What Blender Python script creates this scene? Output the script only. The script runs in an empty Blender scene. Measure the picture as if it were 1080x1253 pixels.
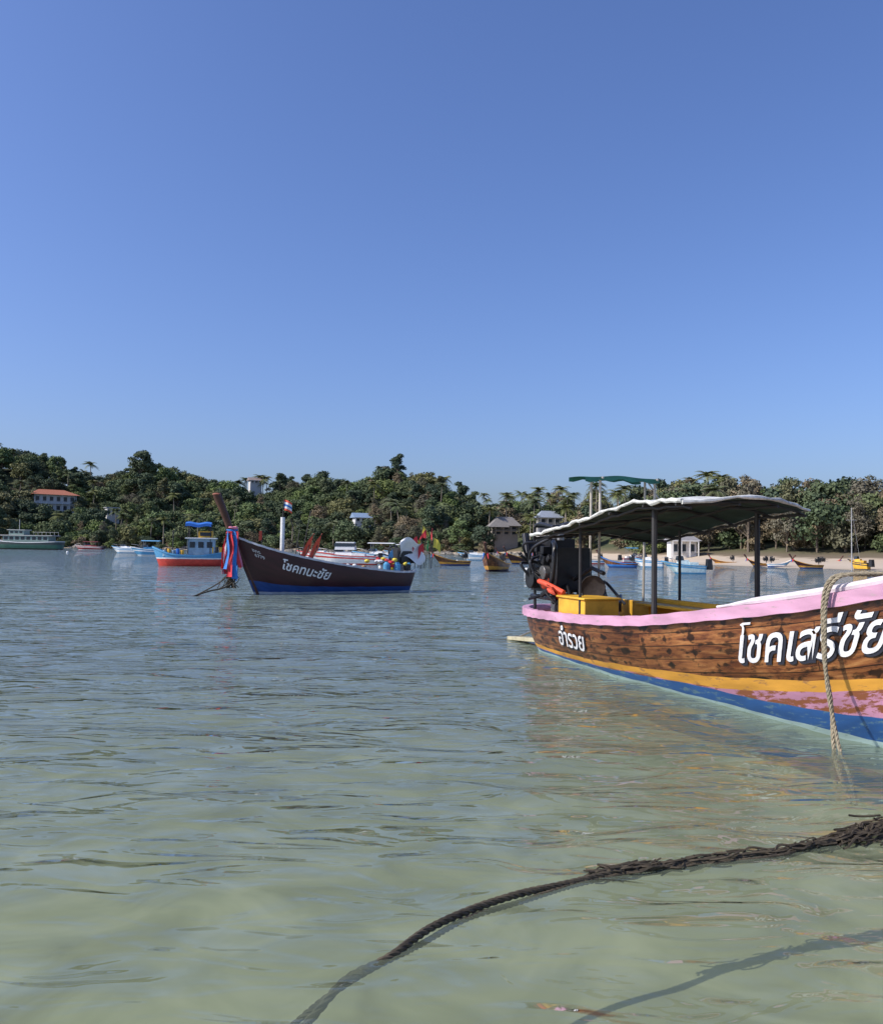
import bpy, math, random
import numpy as np
from mathutils import Vector, Matrix, Euler
random.seed(7); rng=np.random.default_rng(7)
scene=bpy.context.scene
R=math.radians
# ------------------------------------------------------------ materials
def newmat(name):
    m=bpy.data.materials.new(name); m.use_nodes=True
    nt=m.node_tree; nt.nodes.clear()
    out=nt.nodes.new('ShaderNodeOutputMaterial')
    return m,nt,out
def N(nt,t,**kw):
    n=nt.nodes.new(t)
    for k,v in kw.items(): setattr(n,k,v)
    return n
def ramp(nt,stops,interp='LINEAR'):
    r=N(nt,'ShaderNodeValToRGB'); cr=r.color_ramp; cr.interpolation=interp
    while len(cr.elements)>1: cr.elements.remove(cr.elements[-1])
    cr.elements[0].position=stops[0][0]; cr.elements[0].color=(*stops[0][1],1)
    for p,c in stops[1:]:
        e=cr.elements.new(p); e.color=(*c,1)
    return r
_c={}
def pmat(name,col,rough=.55,var=.22,scale=6,metal=0,bump=.15,spec=.4):
    if name in _c: return _c[name]
    m,nt,out=newmat(name); L=nt.links
    b=N(nt,'ShaderNodeBsdfPrincipled'); L.new(b.outputs[0],out.inputs[0])
    tc=N(nt,'ShaderNodeTexCoord'); n=N(nt,'ShaderNodeTexNoise'); n.inputs['Scale'].default_value=scale; n.inputs['Detail'].default_value=6; n.inputs['Roughness'].default_value=.65
    L.new(tc.outputs['Object'],n.inputs['Vector'])
    lo=tuple(max(0,c*(1-var)) for c in col); hi=tuple(min(1,c*(1+var)) for c in col)
    r=ramp(nt,[(.32,lo),(.68,hi)]); L.new(n.outputs['Fac'],r.inputs[0]); L.new(r.outputs[0],b.inputs['Base Color'])
    b.inputs['Roughness'].default_value=rough; b.inputs['Metallic'].default_value=metal
    b.inputs['Specular IOR Level'].default_value=spec
    if bump:
        bp=N(nt,'ShaderNodeBump'); bp.inputs['Strength'].default_value=bump; bp.inputs['Distance'].default_value=.02
        L.new(n.outputs['Fac'],bp.inputs['Height']); L.new(bp.outputs[0],b.inputs['Normal'])
    _c[name]=m; return m
def worn(name,col,under,amt=.42,rough=.5):
    if name in _c: return _c[name]
    m,nt,out=newmat(name); L=nt.links
    b=N(nt,'ShaderNodeBsdfPrincipled'); L.new(b.outputs[0],out.inputs[0])
    uv=N(nt,'ShaderNodeUVMap'); mp=N(nt,'ShaderNodeMapping'); mp.inputs['Scale'].default_value=(2.2,9,1); L.new(uv.outputs[0],mp.inputs[0])
    n=N(nt,'ShaderNodeTexNoise'); n.inputs['Scale'].default_value=1.6; n.inputs['Detail'].default_value=9; n.inputs['Roughness'].default_value=.7; L.new(mp.outputs[0],n.inputs['Vector'])
    r=ramp(nt,[(amt-.06,(1,1,1)),(amt,(0,0,0))]); L.new(n.outputs['Fac'],r.inputs[0])
    n2=N(nt,'ShaderNodeTexNoise'); n2.inputs['Scale'].default_value=.7; n2.inputs['Detail'].default_value=5; L.new(mp.outputs[0],n2.inputs['Vector'])
    r2=ramp(nt,[(.3,tuple(c*.68 for c in col)),(.7,tuple(min(1,c*1.15) for c in col))]); L.new(n2.outputs['Fac'],r2.inputs[0])
    mx=N(nt,'ShaderNodeMixRGB'); L.new(r.outputs[0],mx.inputs[0]); L.new(r2.outputs[0],mx.inputs[1]); mx.inputs[2].default_value=(*under,1)
    L.new(mx.outputs[0],b.inputs['Base Color']); b.inputs['Roughness'].default_value=rough
    bp=N(nt,'ShaderNodeBump'); bp.inputs['Strength'].default_value=.3; bp.inputs['Distance'].default_value=.01; L.new(n.outputs['Fac'],bp.inputs['Height']); L.new(bp.outputs[0],b.inputs['Normal'])
    _c[name]=m; return m
def wood_hull(name='varnished_planks'):
    if name in _c: return _c[name]
    m,nt,out=newmat(name); L=nt.links
    b=N(nt,'ShaderNodeBsdfPrincipled'); L.new(b.outputs[0],out.inputs[0])
    uv=N(nt,'ShaderNodeUVMap')
    mp=N(nt,'ShaderNodeMapping'); mp.inputs['Scale'].default_value=(1.2,11,1); L.new(uv.outputs[0],mp.inputs[0])
    n=N(nt,'ShaderNodeTexNoise'); n.inputs['Scale'].default_value=1.8; n.inputs['Detail'].default_value=10; n.inputs['Roughness'].default_value=.74; n.inputs['Distortion'].default_value=.6; L.new(mp.outputs[0],n.inputs['Vector'])
    r=ramp(nt,[(.30,(.045,.014,.007)),(.42,(.17,.055,.020)),(.53,(.34,.135,.042)),(.65,(.50,.25,.09)),(.78,(.64,.45,.25))]); L.new(n.outputs['Fac'],r.inputs[0])
    br=N(nt,'ShaderNodeTexBrick'); br.offset=.37; br.inputs['Color1'].default_value=(1,1,1,1); br.inputs['Color2'].default_value=(.60,.55,.52,1); br.inputs['Mortar'].default_value=(.12,.09,.06,1)
    br.inputs['Scale'].default_value=1; br.inputs['Brick Width'].default_value=2.6; br.inputs['Row Height'].default_value=.135; br.inputs['Mortar Size'].default_value=.005; L.new(uv.outputs[0],br.inputs['Vector'])
    m1=N(nt,'ShaderNodeMixRGB',blend_type='MULTIPLY'); m1.inputs[0].default_value=1; L.new(r.outputs[0],m1.inputs[1]); L.new(br.outputs[0],m1.inputs[2])
    sx=N(nt,'ShaderNodeSeparateXYZ'); L.new(uv.outputs[0],sx.inputs[0])
    def M(op,a,bv=None,c=None):
        q=N(nt,'ShaderNodeMath',operation=op)
        for i,v in enumerate((a,bv,c)):
            if v is None: continue
            if isinstance(v,(int,float)): q.inputs[i].default_value=v
            else: L.new(v,q.inputs[i])
        return q.outputs[0]
    nz=N(nt,'ShaderNodeTexNoise'); nz.inputs['Scale'].default_value=8; nz.inputs['Detail'].default_value=6; L.new(uv.outputs[0],nz.inputs['Vector'])
    nw=N(nt,'ShaderNodeTexNoise'); nw.inputs['Scale'].default_value=2.2; nw.inputs['Detail'].default_value=2; L.new(uv.outputs[0],nw.inputs['Vector'])
    xx=M('ADD',M('MULTIPLY',sx.outputs[0],2.3),M('MULTIPLY',nw.outputs['Fac'],1.1))
    fx=M('ABSOLUTE',M('SUBTRACT',M('FRACT',xx),.5)); fy=M('ABSOLUTE',M('SUBTRACT',M('FRACT',M('MULTIPLY',sx.outputs[1],7.4)),.5))
    dd=M('ADD',M('ADD',M('MULTIPLY',fx,1.05),M('MULTIPLY',fy,.8)),M('MULTIPLY',nz.outputs['Fac'],1.2))
    mp2=N(nt,'ShaderNodeMapping'); mp2.inputs['Scale'].default_value=(4.6,15,1); L.new(uv.outputs[0],mp2.inputs[0])
    n2=N(nt,'ShaderNodeTexNoise'); n2.inputs['Scale'].default_value=1; n2.inputs['Detail'].default_value=6; n2.inputs['Roughness'].default_value=.6; L.new(mp2.outputs[0],n2.inputs['Vector'])
    r1=ramp(nt,[(.72,(.07,.05,.045)),(.84,(1,1,1))]); L.new(dd,r1.inputs[0])
    r2=ramp(nt,[(.53,(1,1,1)),(.62,(.08,.07,.06))]); L.new(n2.outputs['Fac'],r2.inputs[0])
    mA=N(nt,'ShaderNodeMixRGB',blend_type='MULTIPLY'); mA.inputs[0].default_value=.9; L.new(m1.outputs[0],mA.inputs[1]); L.new(r1.outputs[0],mA.inputs[2])
    m2=N(nt,'ShaderNodeMixRGB',blend_type='MULTIPLY'); m2.inputs[0].default_value=.85; L.new(mA.outputs[0],m2.inputs[1]); L.new(r2.outputs[0],m2.inputs[2])
    n3=N(nt,'ShaderNodeTexNoise'); n3.inputs['Scale'].default_value=1.3; n3.inputs['Detail'].default_value=4; L.new(uv.outputs[0],n3.inputs['Vector'])
    r3=ramp(nt,[(.38,(.50,.42,.38)),(.60,(1.0,1.0,1.0))]); L.new(n3.outputs['Fac'],r3.inputs[0])
    m3=N(nt,'ShaderNodeMixRGB',blend_type='MULTIPLY'); m3.inputs[0].default_value=1; L.new(m2.outputs[0],m3.inputs[1]); L.new(r3.outputs[0],m3.inputs[2])
    L.new(m3.outputs[0],b.inputs['Base Color']); b.inputs['Roughness'].default_value=.34
    bp=N(nt,'ShaderNodeBump'); bp.inputs['Strength'].default_value=.4; bp.inputs['Distance'].default_value=.012; L.new(m2.outputs[0],bp.inputs['Height']); L.new(bp.outputs[0],b.inputs['Normal'])
    _c[name]=m; return m
def leafmat(name,a,bcol,variants,sc=.35):
    m,nt,out=newmat(name); L=nt.links
    b=N(nt,'ShaderNodeBsdfPrincipled'); L.new(b.outputs[0],out.inputs[0]); b.inputs['Roughness'].default_value=.65; b.inputs['Specular IOR Level'].default_value=.15
    tc=N(nt,'ShaderNodeTexCoord'); n=N(nt,'ShaderNodeTexNoise'); n.inputs['Scale'].default_value=sc; n.inputs['Detail'].default_value=5; L.new(tc.outputs['Object'],n.inputs['Vector'])
    oi=N(nt,'ShaderNodeObjectInfo')
    r=ramp(nt,[(.3,a),(.7,bcol)]); L.new(n.outputs['Fac'],r.inputs[0])
    k=len(variants); rr=ramp(nt,[(i/k,v) for i,v in enumerate(variants)],'CONSTANT'); L.new(oi.outputs['Random'],rr.inputs[0])
    mx=N(nt,'ShaderNodeMixRGB',blend_type='MULTIPLY'); mx.inputs[0].default_value=1; L.new(r.outputs[0],mx.inputs[1]); L.new(rr.outputs[0],mx.inputs[2])
    sc_=N(nt,'ShaderNodeMixRGB',blend_type='ADD'); sc_.inputs[0].default_value=1; L.new(mx.outputs[0],sc_.inputs[1]); L.new(mx.outputs[0],sc_.inputs[2])
    L.new(sc_.outputs[0],b.inputs['Base Color'])
    return m
# ------------------------------------------------------------ mesh builder
class MB:
    def __init__(s): s.v=[];s.f=[];s.m=[];s.uv=[]
    def add(s,vs,fs,mi=0,uvs=None):
        o=len(s.v); s.v+= [tuple(map(float,p)) for p in vs]; s.f+=[tuple(int(i)+o for i in f) for f in fs]; s.m+=[mi]*len(fs)
        s.uv+= (list(uvs) if uvs is not None else [(p[0],p[2]) for p in vs])
    def box(s,c,size,mi=0,rot=(0,0,0),taper=1):
        M=Euler(rot).to_matrix(); hx,hy,hz=[q/2 for q in size]
        vs=[]
        for z in(-1,1):
            k=taper if z>0 else 1
            for x,y in((-1,-1),(1,-1),(1,1),(-1,1)): vs.append(Vector(c)+M@Vector((x*hx*k,y*hy*k,z*hz)))
        s.add(vs,[(3,2,1,0),(4,5,6,7),(0,1,5,4),(1,2,6,5),(2,3,7,6),(3,0,4,7)],mi)
    def tube(s,pts,rad,mi=0,n=8,cap=True):
        pts=[Vector(p) for p in pts]; k=len(pts)
        if not hasattr(rad,'__len__'): rad=[rad]*k
        vs=[]; up=None
        for i,p in enumerate(pts):
            t=(pts[min(i+1,k-1)]-pts[max(i-1,0)]).normalized()
            if up is None:
                up=Vector((0,0,1)) if abs(t.z)<.9 else Vector((1,0,0))
            u=(up-t*up.dot(t)).normalized(); w=t.cross(u); up=u
            for j in range(n):
                a=2*math.pi*j/n; vs.append(p+(u*math.cos(a)+w*math.sin(a))*rad[i])
        fs=[(i*n+j,i*n+(j+1)%n,(i+1)*n+(j+1)%n,(i+1)*n+j) for i in range(k-1) for j in range(n)]
        if cap: fs+=[tuple(range(n-1,-1,-1)),tuple(range((k-1)*n,k*n))]
        s.add(vs,fs,mi)
    def ball(s,c,r,mi=0,n=10,sc=(1,1,1),jit=0):
        vs=[];fs=[]
        for i in range(n+1):
            th=math.pi*i/n
            for j in range(2*n):
                ph=math.pi*j/n; q=r*(1+random.uniform(-jit,jit)) if jit else r
                vs.append((c[0]+q*sc[0]*math.sin(th)*math.cos(ph),c[1]+q*sc[1]*math.sin(th)*math.sin(ph),c[2]+q*sc[2]*math.cos(th)))
        for i in range(n):
            for j in range(2*n): fs.append((i*2*n+j,(i+1)*2*n+j,(i+1)*2*n+(j+1)%(2*n),i*2*n+(j+1)%(2*n)))
        s.add(vs,fs,mi)
    def sheet(s,fn,nu,nv,mi=0):
        vs=[fn(i/nu,j/nv) for i in range(nu+1) for j in range(nv+1)]
        fs=[(i*(nv+1)+j,(i+1)*(nv+1)+j,(i+1)*(nv+1)+j+1,i*(nv+1)+j+1) for i in range(nu) for j in range(nv)]
        s.add(vs,fs,mi)
    def build(s,name,parent,mats,smooth=True,bevel=0):
        me=bpy.data.meshes.new(name); me.from_pydata(s.v,[],s.f); me.update()
        for m in mats: me.materials.append(m)
        me.polygons.foreach_set('material_index',s.m)
        uvl=me.uv_layers.new(name='UVMap')
        li=np.zeros(len(me.loops),dtype=np.int32); me.loops.foreach_get('vertex_index',li)
        uvl.data.foreach_set('uv',np.array(s.uv,dtype=np.float32)[li].ravel())
        o=bpy.data.objects.new(name,me); scene.collection.objects.link(o)
        if parent: o.parent=parent
        if smooth:
            me.polygons.foreach_set('use_smooth',[True]*len(me.polygons))
            try:
                me.set_sharp_from_angle(angle=R(38))
            except Exception: pass
        if bevel:
            b=o.modifiers.new('b','BEVEL'); b.width=bevel; b.segments=2; b.limit_method='ANGLE'
        return o
def empty(name,loc=(0,0,0),rz=0,parent=None):
    e=bpy.data.objects.new(name,None); e.location=loc; e.rotation_euler=(0,0,rz); scene.collection.objects.link(e); e.empty_display_size=.2
    if parent: e.parent=parent
    return e
def pchip(pts):
    x=np.array([p[0] for p in pts],float); y=np.array([p[1] for p in pts],float)
    h=np.diff(x); dl=np.diff(y)/h; m=np.zeros(len(x)); m[0]=dl[0]; m[-1]=dl[-1]
    for i in range(1,len(x)-1):
        if dl[i-1]*dl[i]>0:
            w1=2*h[i]+h[i-1]; w2=h[i]+2*h[i-1]; m[i]=(w1+w2)/(w1/dl[i-1]+w2/dl[i])
    def f(q):
        q=min(max(q,x[0]),x[-1]); i=min(max(int(np.searchsorted(x,q))-1,0),len(h)-1)
        t=(q-x[i])/h[i]; 
        return float((2*t**3-3*t*t+1)*y[i]+(t**3-2*t*t+t)*h[i]*m[i]+(-2*t**3+3*t*t)*y[i+1]+(t**3-t*t)*h[i]*m[i+1])
    return f
def sm(t): t=min(max(t,0),1); return t*t*(3-2*t)
# ------------------------------------------------------------ hull
class Hull:
    def __init__(s,L,beam,sheer,prof,keel=-.35,rake=1.2,srake=.2,ex=.55):
        s.L=L; s.half=pchip([(a*L,b*beam) for a,b in prof]); s.sheer=pchip([(a*L,b) for a,b in sheer]); s.keel=keel; s.rake=rake; s.srake=srake; s.ex=ex
    def pt(s,x,z,side=1,off=0):
        sh=s.sheer(x); t=min(max((z-s.keel)/(sh-s.keel),0),1)
        w=s.half(x)*math.sin(t*math.pi/2)**s.ex+off
        u=x/s.L
        xx=x-s.rake*(1-t)*sm((u-.6)/.4)+s.srake*(1-t)*(1-sm(u/.12))
        return (xx,side*w,z)
    def xs(s,ns):
        a=[s.L*(.5-.5*math.cos(math.pi*i/ns))*.6+s.L*i/ns*.4 for i in range(ns+1)]; return a
    def build(s,parent,bands,mats,inner,deck,railmat,deckoff=.45,ns=70,rail=(.1,.1),rows=3,railz=0):
        xs=s.xs(ns); mb=MB()
        for side in (1,-1):
            lo=[s.keel]*(ns+1)
            for bi,(fn,mi) in enumerate(bands):
                hi=[s.sheer(x) if fn is None else max(min(fn(x)+.004*math.sin(x*5+bi)+.003*math.sin(x*13+2*bi),s.sheer(x)-.01),s.keel+.01) for x in xs]
                nr=rows*(3 if fn is None else 1) + (5 if bi==0 else 0)
                vs=[];uv=[]
                for i,x in enumerate(xs):
                    for j in range(nr+1):
                        z=lo[i]+(hi[i]-lo[i])*j/nr; vs.append(s.pt(x,z,side)); uv.append((x,z-s.sheer(x)+(0 if side>0 else 7.3)))
                fs=[]
                for i in range(ns):
                    for j in range(nr):
                        q=(i*(nr+1)+j,(i+1)*(nr+1)+j,(i+1)*(nr+1)+j+1,i*(nr+1)+j+1)
                        fs.append(q if side<0 else q[::-1])
                mb.add(vs,fs,mi,uv); lo=hi
        mb.build('hull',parent,mats)
        mb=MB()
        for side in(1,-1):
            vs=[]
            for x in xs:
                sh=s.sheer(x); h=max(s.half(x)-.045,.0)
                for j in range(4):
                    z=sh-(deckoff+.02)*j/3
                    w=min(max(abs(s.pt(x,z)[1])-.045,0),h)
                    vs.append((s.pt(x,z)[0],side*w,z))
            fs=[(i*4+j,(i+1)*4+j,(i+1)*4+j+1,i*4+j+1) for i in range(ns) for j in range(3)]
            mb.add(vs,fs,0)
        vs=[]
        for x in xs:
            z=s.sheer(x)-deckoff; p=s.pt(x,z); w=max(abs(p[1])-.03,0)
            for k in (-1,-.5,0,.5,1): vs.append((p[0],k*w,z+.03*(1-k*k)))
        fs=[(i*5+j,(i+1)*5+j,(i+1)*5+j+1,i*5+j+1) for i in range(ns) for j in range(4)]
        mb.add(vs,fs,1); mb.build('deck',parent,[inner,deck])
        path=[(x,s.half(x),s.sheer(x)) for x in xs[::-1]]+[(x,-s.half(x),s.sheer(x)) for x in xs[1:]]
        mb=MB(); P=[Vector(p) for p in path]; n=len(P); vs=[]; rw,rh=rail
        for i,p in enumerate(P):
            t=(P[min(i+1,n-1)]-P[max(i-1,0)]); t.z=0
            if t.length<1e-6: t=Vector((0,-1,0))
            t.normalize(); nn=Vector((t.y,-t.x,0))
            jx=.004*math.sin(i*1.7)
            for a,b in((-.45,.5),(.45,.5),(.55,.35),(.55,-.4),(.42,-.55),(-.45,-.55)):
                vs.append(p-nn*(a*rw+jx)+Vector((0,0,b*rh+railz+jx)))
        fs=[(i*6+j,i*6+(j+1)%6,(i+1)*6+(j+1)%6,(i+1)*6+j) for i in range(n-1) for j in range(6)]
        mb.add(vs,fs,0,[(v[0],v[2]) for v in vs]); mb.build('gunwale_rail',parent,[railmat])
PROF=[(0,.0),(.012,.4),(.05,.62),(.15,.82),(.35,1),(.6,1),(.74,.88),(.86,.58),(.95,.24),(1,.02)]
def lettering(h,parent,name,txt,x0,dirx,side,size,base,mat,shear=.25,off=.012,bold=.012,dx=0,dz=0):
    cu=bpy.data.curves.new(name,'FONT'); cu.body=txt; cu.size=size; cu.shear=shear; cu.offset=bold; cu.resolution_u=3
    o=bpy.data.objects.new('tmp_text',cu); scene.collection.objects.link(o)
    bpy.context.view_layer.update()
    dg=bpy.context.evaluated_depsgraph_get(); me=bpy.data.meshes.new_from_object(o.evaluated_get(dg))
    bpy.data.objects.remove(o)
    for v in me.vertices:
        x=x0+dirx*(v.co.x+dx); z=base(x)+v.co.y+dz
        v.co=h.pt(x,z,side,off)
    me.materials.clear(); me.materials.append(mat)
    ob=bpy.data.objects.new(name,me); scene.collection.objects.link(ob); ob.parent=parent
    return ob
def cr(pts,n=12):
    pts=[Vector(p) for p in pts]; P=[pts[0]*2-pts[1]]+pts+[pts[-1]*2-pts[-2]]; out=[]
    for i in range(1,len(P)-2):
        for k in range(n):
            t=k/n; a,b,c,d=P[i-1:i+3]
            out.append(.5*((2*b)+(c-a)*t+(2*a-5*b+4*c-d)*t*t+(3*b-a-3*c+d)*t**3))
    out.append(pts[-1]); return out
def twisted(mb,pts,r,mi=0,pitch=None,jit=0):
    D=[0]; 
    for a,b in zip(pts,pts[1:]): D.append(D[-1]+(b-a).length)
    pitch=pitch or r*7; n=max(8,int(D[-1]/(pitch/8))); S=[]
    j=0
    for i in range(n+1):
        d=D[-1]*i/n
        while j<len(D)-2 and D[j+1]<d: j+=1
        S.append(pts[j].lerp(pts[j+1],(d-D[j])/max(D[j+1]-D[j],1e-9)))
        if jit: S[-1]+=Vector((math.sin(d*9),math.cos(d*7+1),.4*math.sin(d*11)))*jit
    for k in range(3):
        up=Vector((0.1,0.2,1)); out=[]
        for i,p in enumerate(S):
            t=(S[min(i+1,n)]-S[max(i-1,0)]).normalized(); u=(up-t*up.dot(t)).normalized(); w=t.cross(u); up=u
            a=2*math.pi*(D[-1]*i/n/pitch+k/3); out.append(p+(u*math.cos(a)+w*math.sin(a))*r*.5)
        mb.tube(out,r*.56,mi,n=6)
# ------------------------------------------------------------ camera
CH=1.5; F=1040
cam=bpy.data.cameras.new('camera'); co=bpy.data.objects.new('camera',cam); scene.collection.objects.link(co)
cam.sensor_fit='HORIZONTAL'; cam.sensor_width=36; cam.lens=36*F/1080; cam.clip_end=5000; cam.clip_start=.05
co.matrix_world=Matrix.Translation((0,0,CH))@Matrix.Rotation(R(90+2.5),4,'X')@Matrix.Rotation(R(.85),4,'Z')
scene.camera=co
# ------------------------------------------------------------ light
el,az=R(40),R(-106)
S=Vector((math.sin(az)*math.cos(el),math.cos(az)*math.cos(el),math.sin(el)))
sl=bpy.data.lights.new('sun','SUN'); sl.energy=5.0; sl.angle=R(.53); sl.color=(1,.93,.82)
so=bpy.data.objects.new('sun',sl); so.rotation_euler=S.to_track_quat('Z','Y').to_euler(); scene.collection.objects.link(so)
w=bpy.data.worlds.new('World'); scene.world=w; w.use_nodes=True; nt=w.node_tree; nt.nodes.clear()
wo=N(nt,'ShaderNodeOutputWorld'); bg=N(nt,'ShaderNodeBackground'); sky=N(nt,'ShaderNodeTexSky'); sky.sky_type='NISHITA'; sky.sun_disc=False
sky.sun_elevation=el; sky.sun_rotation=az%(2*math.pi); sky.dust_density=2.0; sky.air_density=1.1; sky.ozone_density=3.0
tint=N(nt,'ShaderNodeMixRGB',blend_type='MULTIPLY'); tint.inputs[0].default_value=1; tint.inputs[2].default_value=(.88,1.0,1.42,1)
nt.links.new(sky.outputs[0],tint.inputs[1]); nt.links.new(tint.outputs[0],bg.inputs[0]); bg.inputs[1].default_value=.12; nt.links.new(bg.outputs[0],wo.inputs[0])
scene.view_settings.view_transform='Standard'; scene.view_settings.look='None'; scene.view_settings.exposure=0
# ------------------------------------------------------------ water
def water():
    def axis(lo,hi,step,far,g):
        a=list(np.arange(lo,hi,step)); s=step; x=a[-1]
        while x<far: s*=g; x+=s; a.append(x)
        return a
    xp=axis(0,7,.07,900,1.06); xs=np.array([-q for q in xp[::-1]][:-1]+xp)
    yp=axis(1.5,12,.04,900,1.03); yn=axis(0,1,.3,200,1.2); ys=np.array([1.4-q for q in yn[::-1]]+yp)
    X,Y=np.meshgrid(xs,ys,indexing='ij'); Z=np.zeros_like(X)
    D=np.hypot(X,Y); fade=1/(1+(D/26)**3)
    for k in range(44):
        lam=.28*(9**rng.random()); th=rng.normal(0,.6)+math.pi/2; kx,ky=math.cos(th)*2*math.pi/lam,math.sin(th)*2*math.pi/lam
        A=.0145*lam/6.28
        ph=kx*X+ky*Y+rng.random()*6.28+.6*np.sin(.7*X+.5*Y+k)
        Z+=A*(np.sin(ph)+.18*np.cos(2*ph))*(fade if lam>.8 else fade*np.exp(-(D/15)**2))
    nx,ny=X.shape; V=np.stack([X,Y,Z],-1).reshape(-1,3)
    i,j=np.meshgrid(np.arange(nx-1),np.arange(ny-1),indexing='ij'); a=(i*ny+j).ravel()
    Fc=np.stack([a,a+ny,a+ny+1,a+1],-1)
    me=bpy.data.meshes.new('water'); me.vertices.add(len(V)); me.vertices.foreach_set('co',V.ravel())
    me.loops.add(Fc.size); me.loops.foreach_set('vertex_index',Fc.ravel().astype(np.int32)); me.polygons.add(len(Fc)); me.polygons.foreach_set('loop_start',np.arange(0,Fc.size,4,dtype=np.int32)); me.update(calc_edges=True)
    me.polygons.foreach_set('use_smooth',[True]*len(Fc))
    o=bpy.data.objects.new('water',me); scene.collection.objects.link(o)
    m,nt,out=newmat('sea_water'); L=nt.links
    geo=N(nt,'ShaderNodeNewGeometry')
    def noise(sx,sy,det,dist=0):
        mp=N(nt,'ShaderNodeMapping'); mp.inputs['Scale'].default_value=(sx,sy,1); L.new(geo.outputs['Position'],mp.inputs[0])
        n=N(nt,'ShaderNodeTexNoise'); n.inputs['Scale'].default_value=1; n.inputs['Detail'].default_value=det; n.inputs['Distortion'].default_value=dist; n.inputs['Roughness'].default_value=.5; L.new(mp.outputs[0],n.inputs['Vector']); return n
    n1=noise(1.8,4.2,1.8,.9); n2=noise(.4,1.1,2,.4)
    b2=N(nt,'ShaderNodeBump'); b2.inputs['Strength'].default_value=1; b2.inputs['Distance'].default_value=.10; L.new(n2.outputs['Fac'],b2.inputs['Height'])
    b1=N(nt,'ShaderNodeBump'); b1.inputs['Strength'].default_value=1; b1.inputs['Distance'].default_value=.052; L.new(n1.outputs['Fac'],b1.inputs['Height']); L.new(b2.outputs[0],b1.inputs['Normal'])
    dp=N(nt,'ShaderNodeVectorMath',operation='DOT_PRODUCT'); L.new(b1.outputs[0],dp.inputs[0]); L.new(geo.outputs['Incoming'],dp.inputs[1])
    def M(op,a,bv):
        q=N(nt,'ShaderNodeMath',operation=op); L.new(a,q.inputs[0]) if not isinstance(a,(int,float)) else setattr(q.inputs[0],'default_value',a)
        if not isinstance(bv,(int,float)): L.new(bv,q.inputs[1])
        else: q.inputs[1].default_value=bv
        q.use_clamp=True; return q.outputs[0]
    ab=N(nt,'ShaderNodeMath',operation='ABSOLUTE'); L.new(dp.outputs['Value'],ab.inputs[0])
    fr=M('ADD',M('MULTIPLY',M('POWER',M('SUBTRACT',1.0,ab.outputs[0]),5.0),.98),.02)
    gl=N(nt,'ShaderNodeBsdfGlossy'); gl.inputs['Roughness'].default_value=.02; L.new(b1.outputs[0],gl.inputs['Normal'])
    tr=N(nt,'ShaderNodeBsdfTransparent'); tr.inputs[0].default_value=(.84,.92,.83,1)
    df=N(nt,'ShaderNodeBsdfDiffuse')
    sp=N(nt,'ShaderNodeSeparateXYZ'); L.new(geo.outputs['Position'],sp.inputs[0])
    mr=N(nt,'ShaderNodeMapRange'); mr.inputs['From Min'].default_value=2; mr.inputs['From Max'].default_value=20; mr.inputs['To Min'].default_value=.22; mr.inputs['To Max'].default_value=1; L.new(sp.outputs['Y'],mr.inputs['Value'])
    mr2=N(nt,'ShaderNodeMapRange'); mr2.inputs['From Min'].default_value=3; mr2.inputs['From Max'].default_value=60; L.new(sp.outputs['Y'],mr2.inputs['Value'])
    r=ramp(nt,[(0,(.24,.285,.205)),(.25,(.20,.25,.21)),(1,(.155,.205,.205))]); L.new(mr2.outputs[0],r.inputs[0]); L.new(r.outputs[0],df.inputs[0])
    m1=N(nt,'ShaderNodeMixShader'); L.new(mr.outputs[0],m1.inputs[0]); L.new(tr.outputs[0],m1.inputs[1]); L.new(df.outputs[0],m1.inputs[2])
    m2=N(nt,'ShaderNodeMixShader'); L.new(fr,m2.inputs[0]); L.new(m1.outputs[0],m2.inputs[1]); L.new(gl.outputs[0],m2.inputs[2])
    L.new(m2.outputs[0],out.inputs[0]); me.materials.append(m)
water()
# ------------------------------------------------------------ terrain
PXS=[-1500,-600,0,300,420,560,640,700,780,850,960,1080,1400,2200]
RS =[380,350,330,300,270,230,205,180,140,118,102,96,90,100]
RD =[520,480,440,400,360,310,270,235,205,185,168,158,152,170]
EP =[-1500,-600,0,35,70,120,180,240,300,370,420,475,530,565,640,720,800,850,930,1000,1080,1400,2200]
EE =[.09,.092,.097,.097,.090,.074,.089,.076,.066,.079,.080,.099,.088,.067,.064,.069,.070,.075,.078,.080,.082,.08,.08]
def azpx(px): return math.atan((px-540)/F)
RSa=np.array([azpx(p) for p in PXS]); EPa=np.array([azpx(p) for p in EP])
def rs(a): return np.interp(a,RSa,RS)
def rd(a): return np.interp(a,RSa,RD)
TH=9.4
def tz(a,r):
    s=rs(a); d=r-s; q=rd(a); H=np.interp(a,EPa,EE)*q*1.0+1.5-TH-1.2
    H=np.maximum(H,0.3)
    t=np.clip((d-14)/(q-s-14),0,1); z=np.clip(d*.045,-2.5,1.0)+H*(t*t*(3-2*t))
    return z+np.where(d>20,1.2*np.sin(a*70+r*.05)*np.clip((d-20)/40,0,1)*np.clip(H/20,0,1),0)
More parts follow.
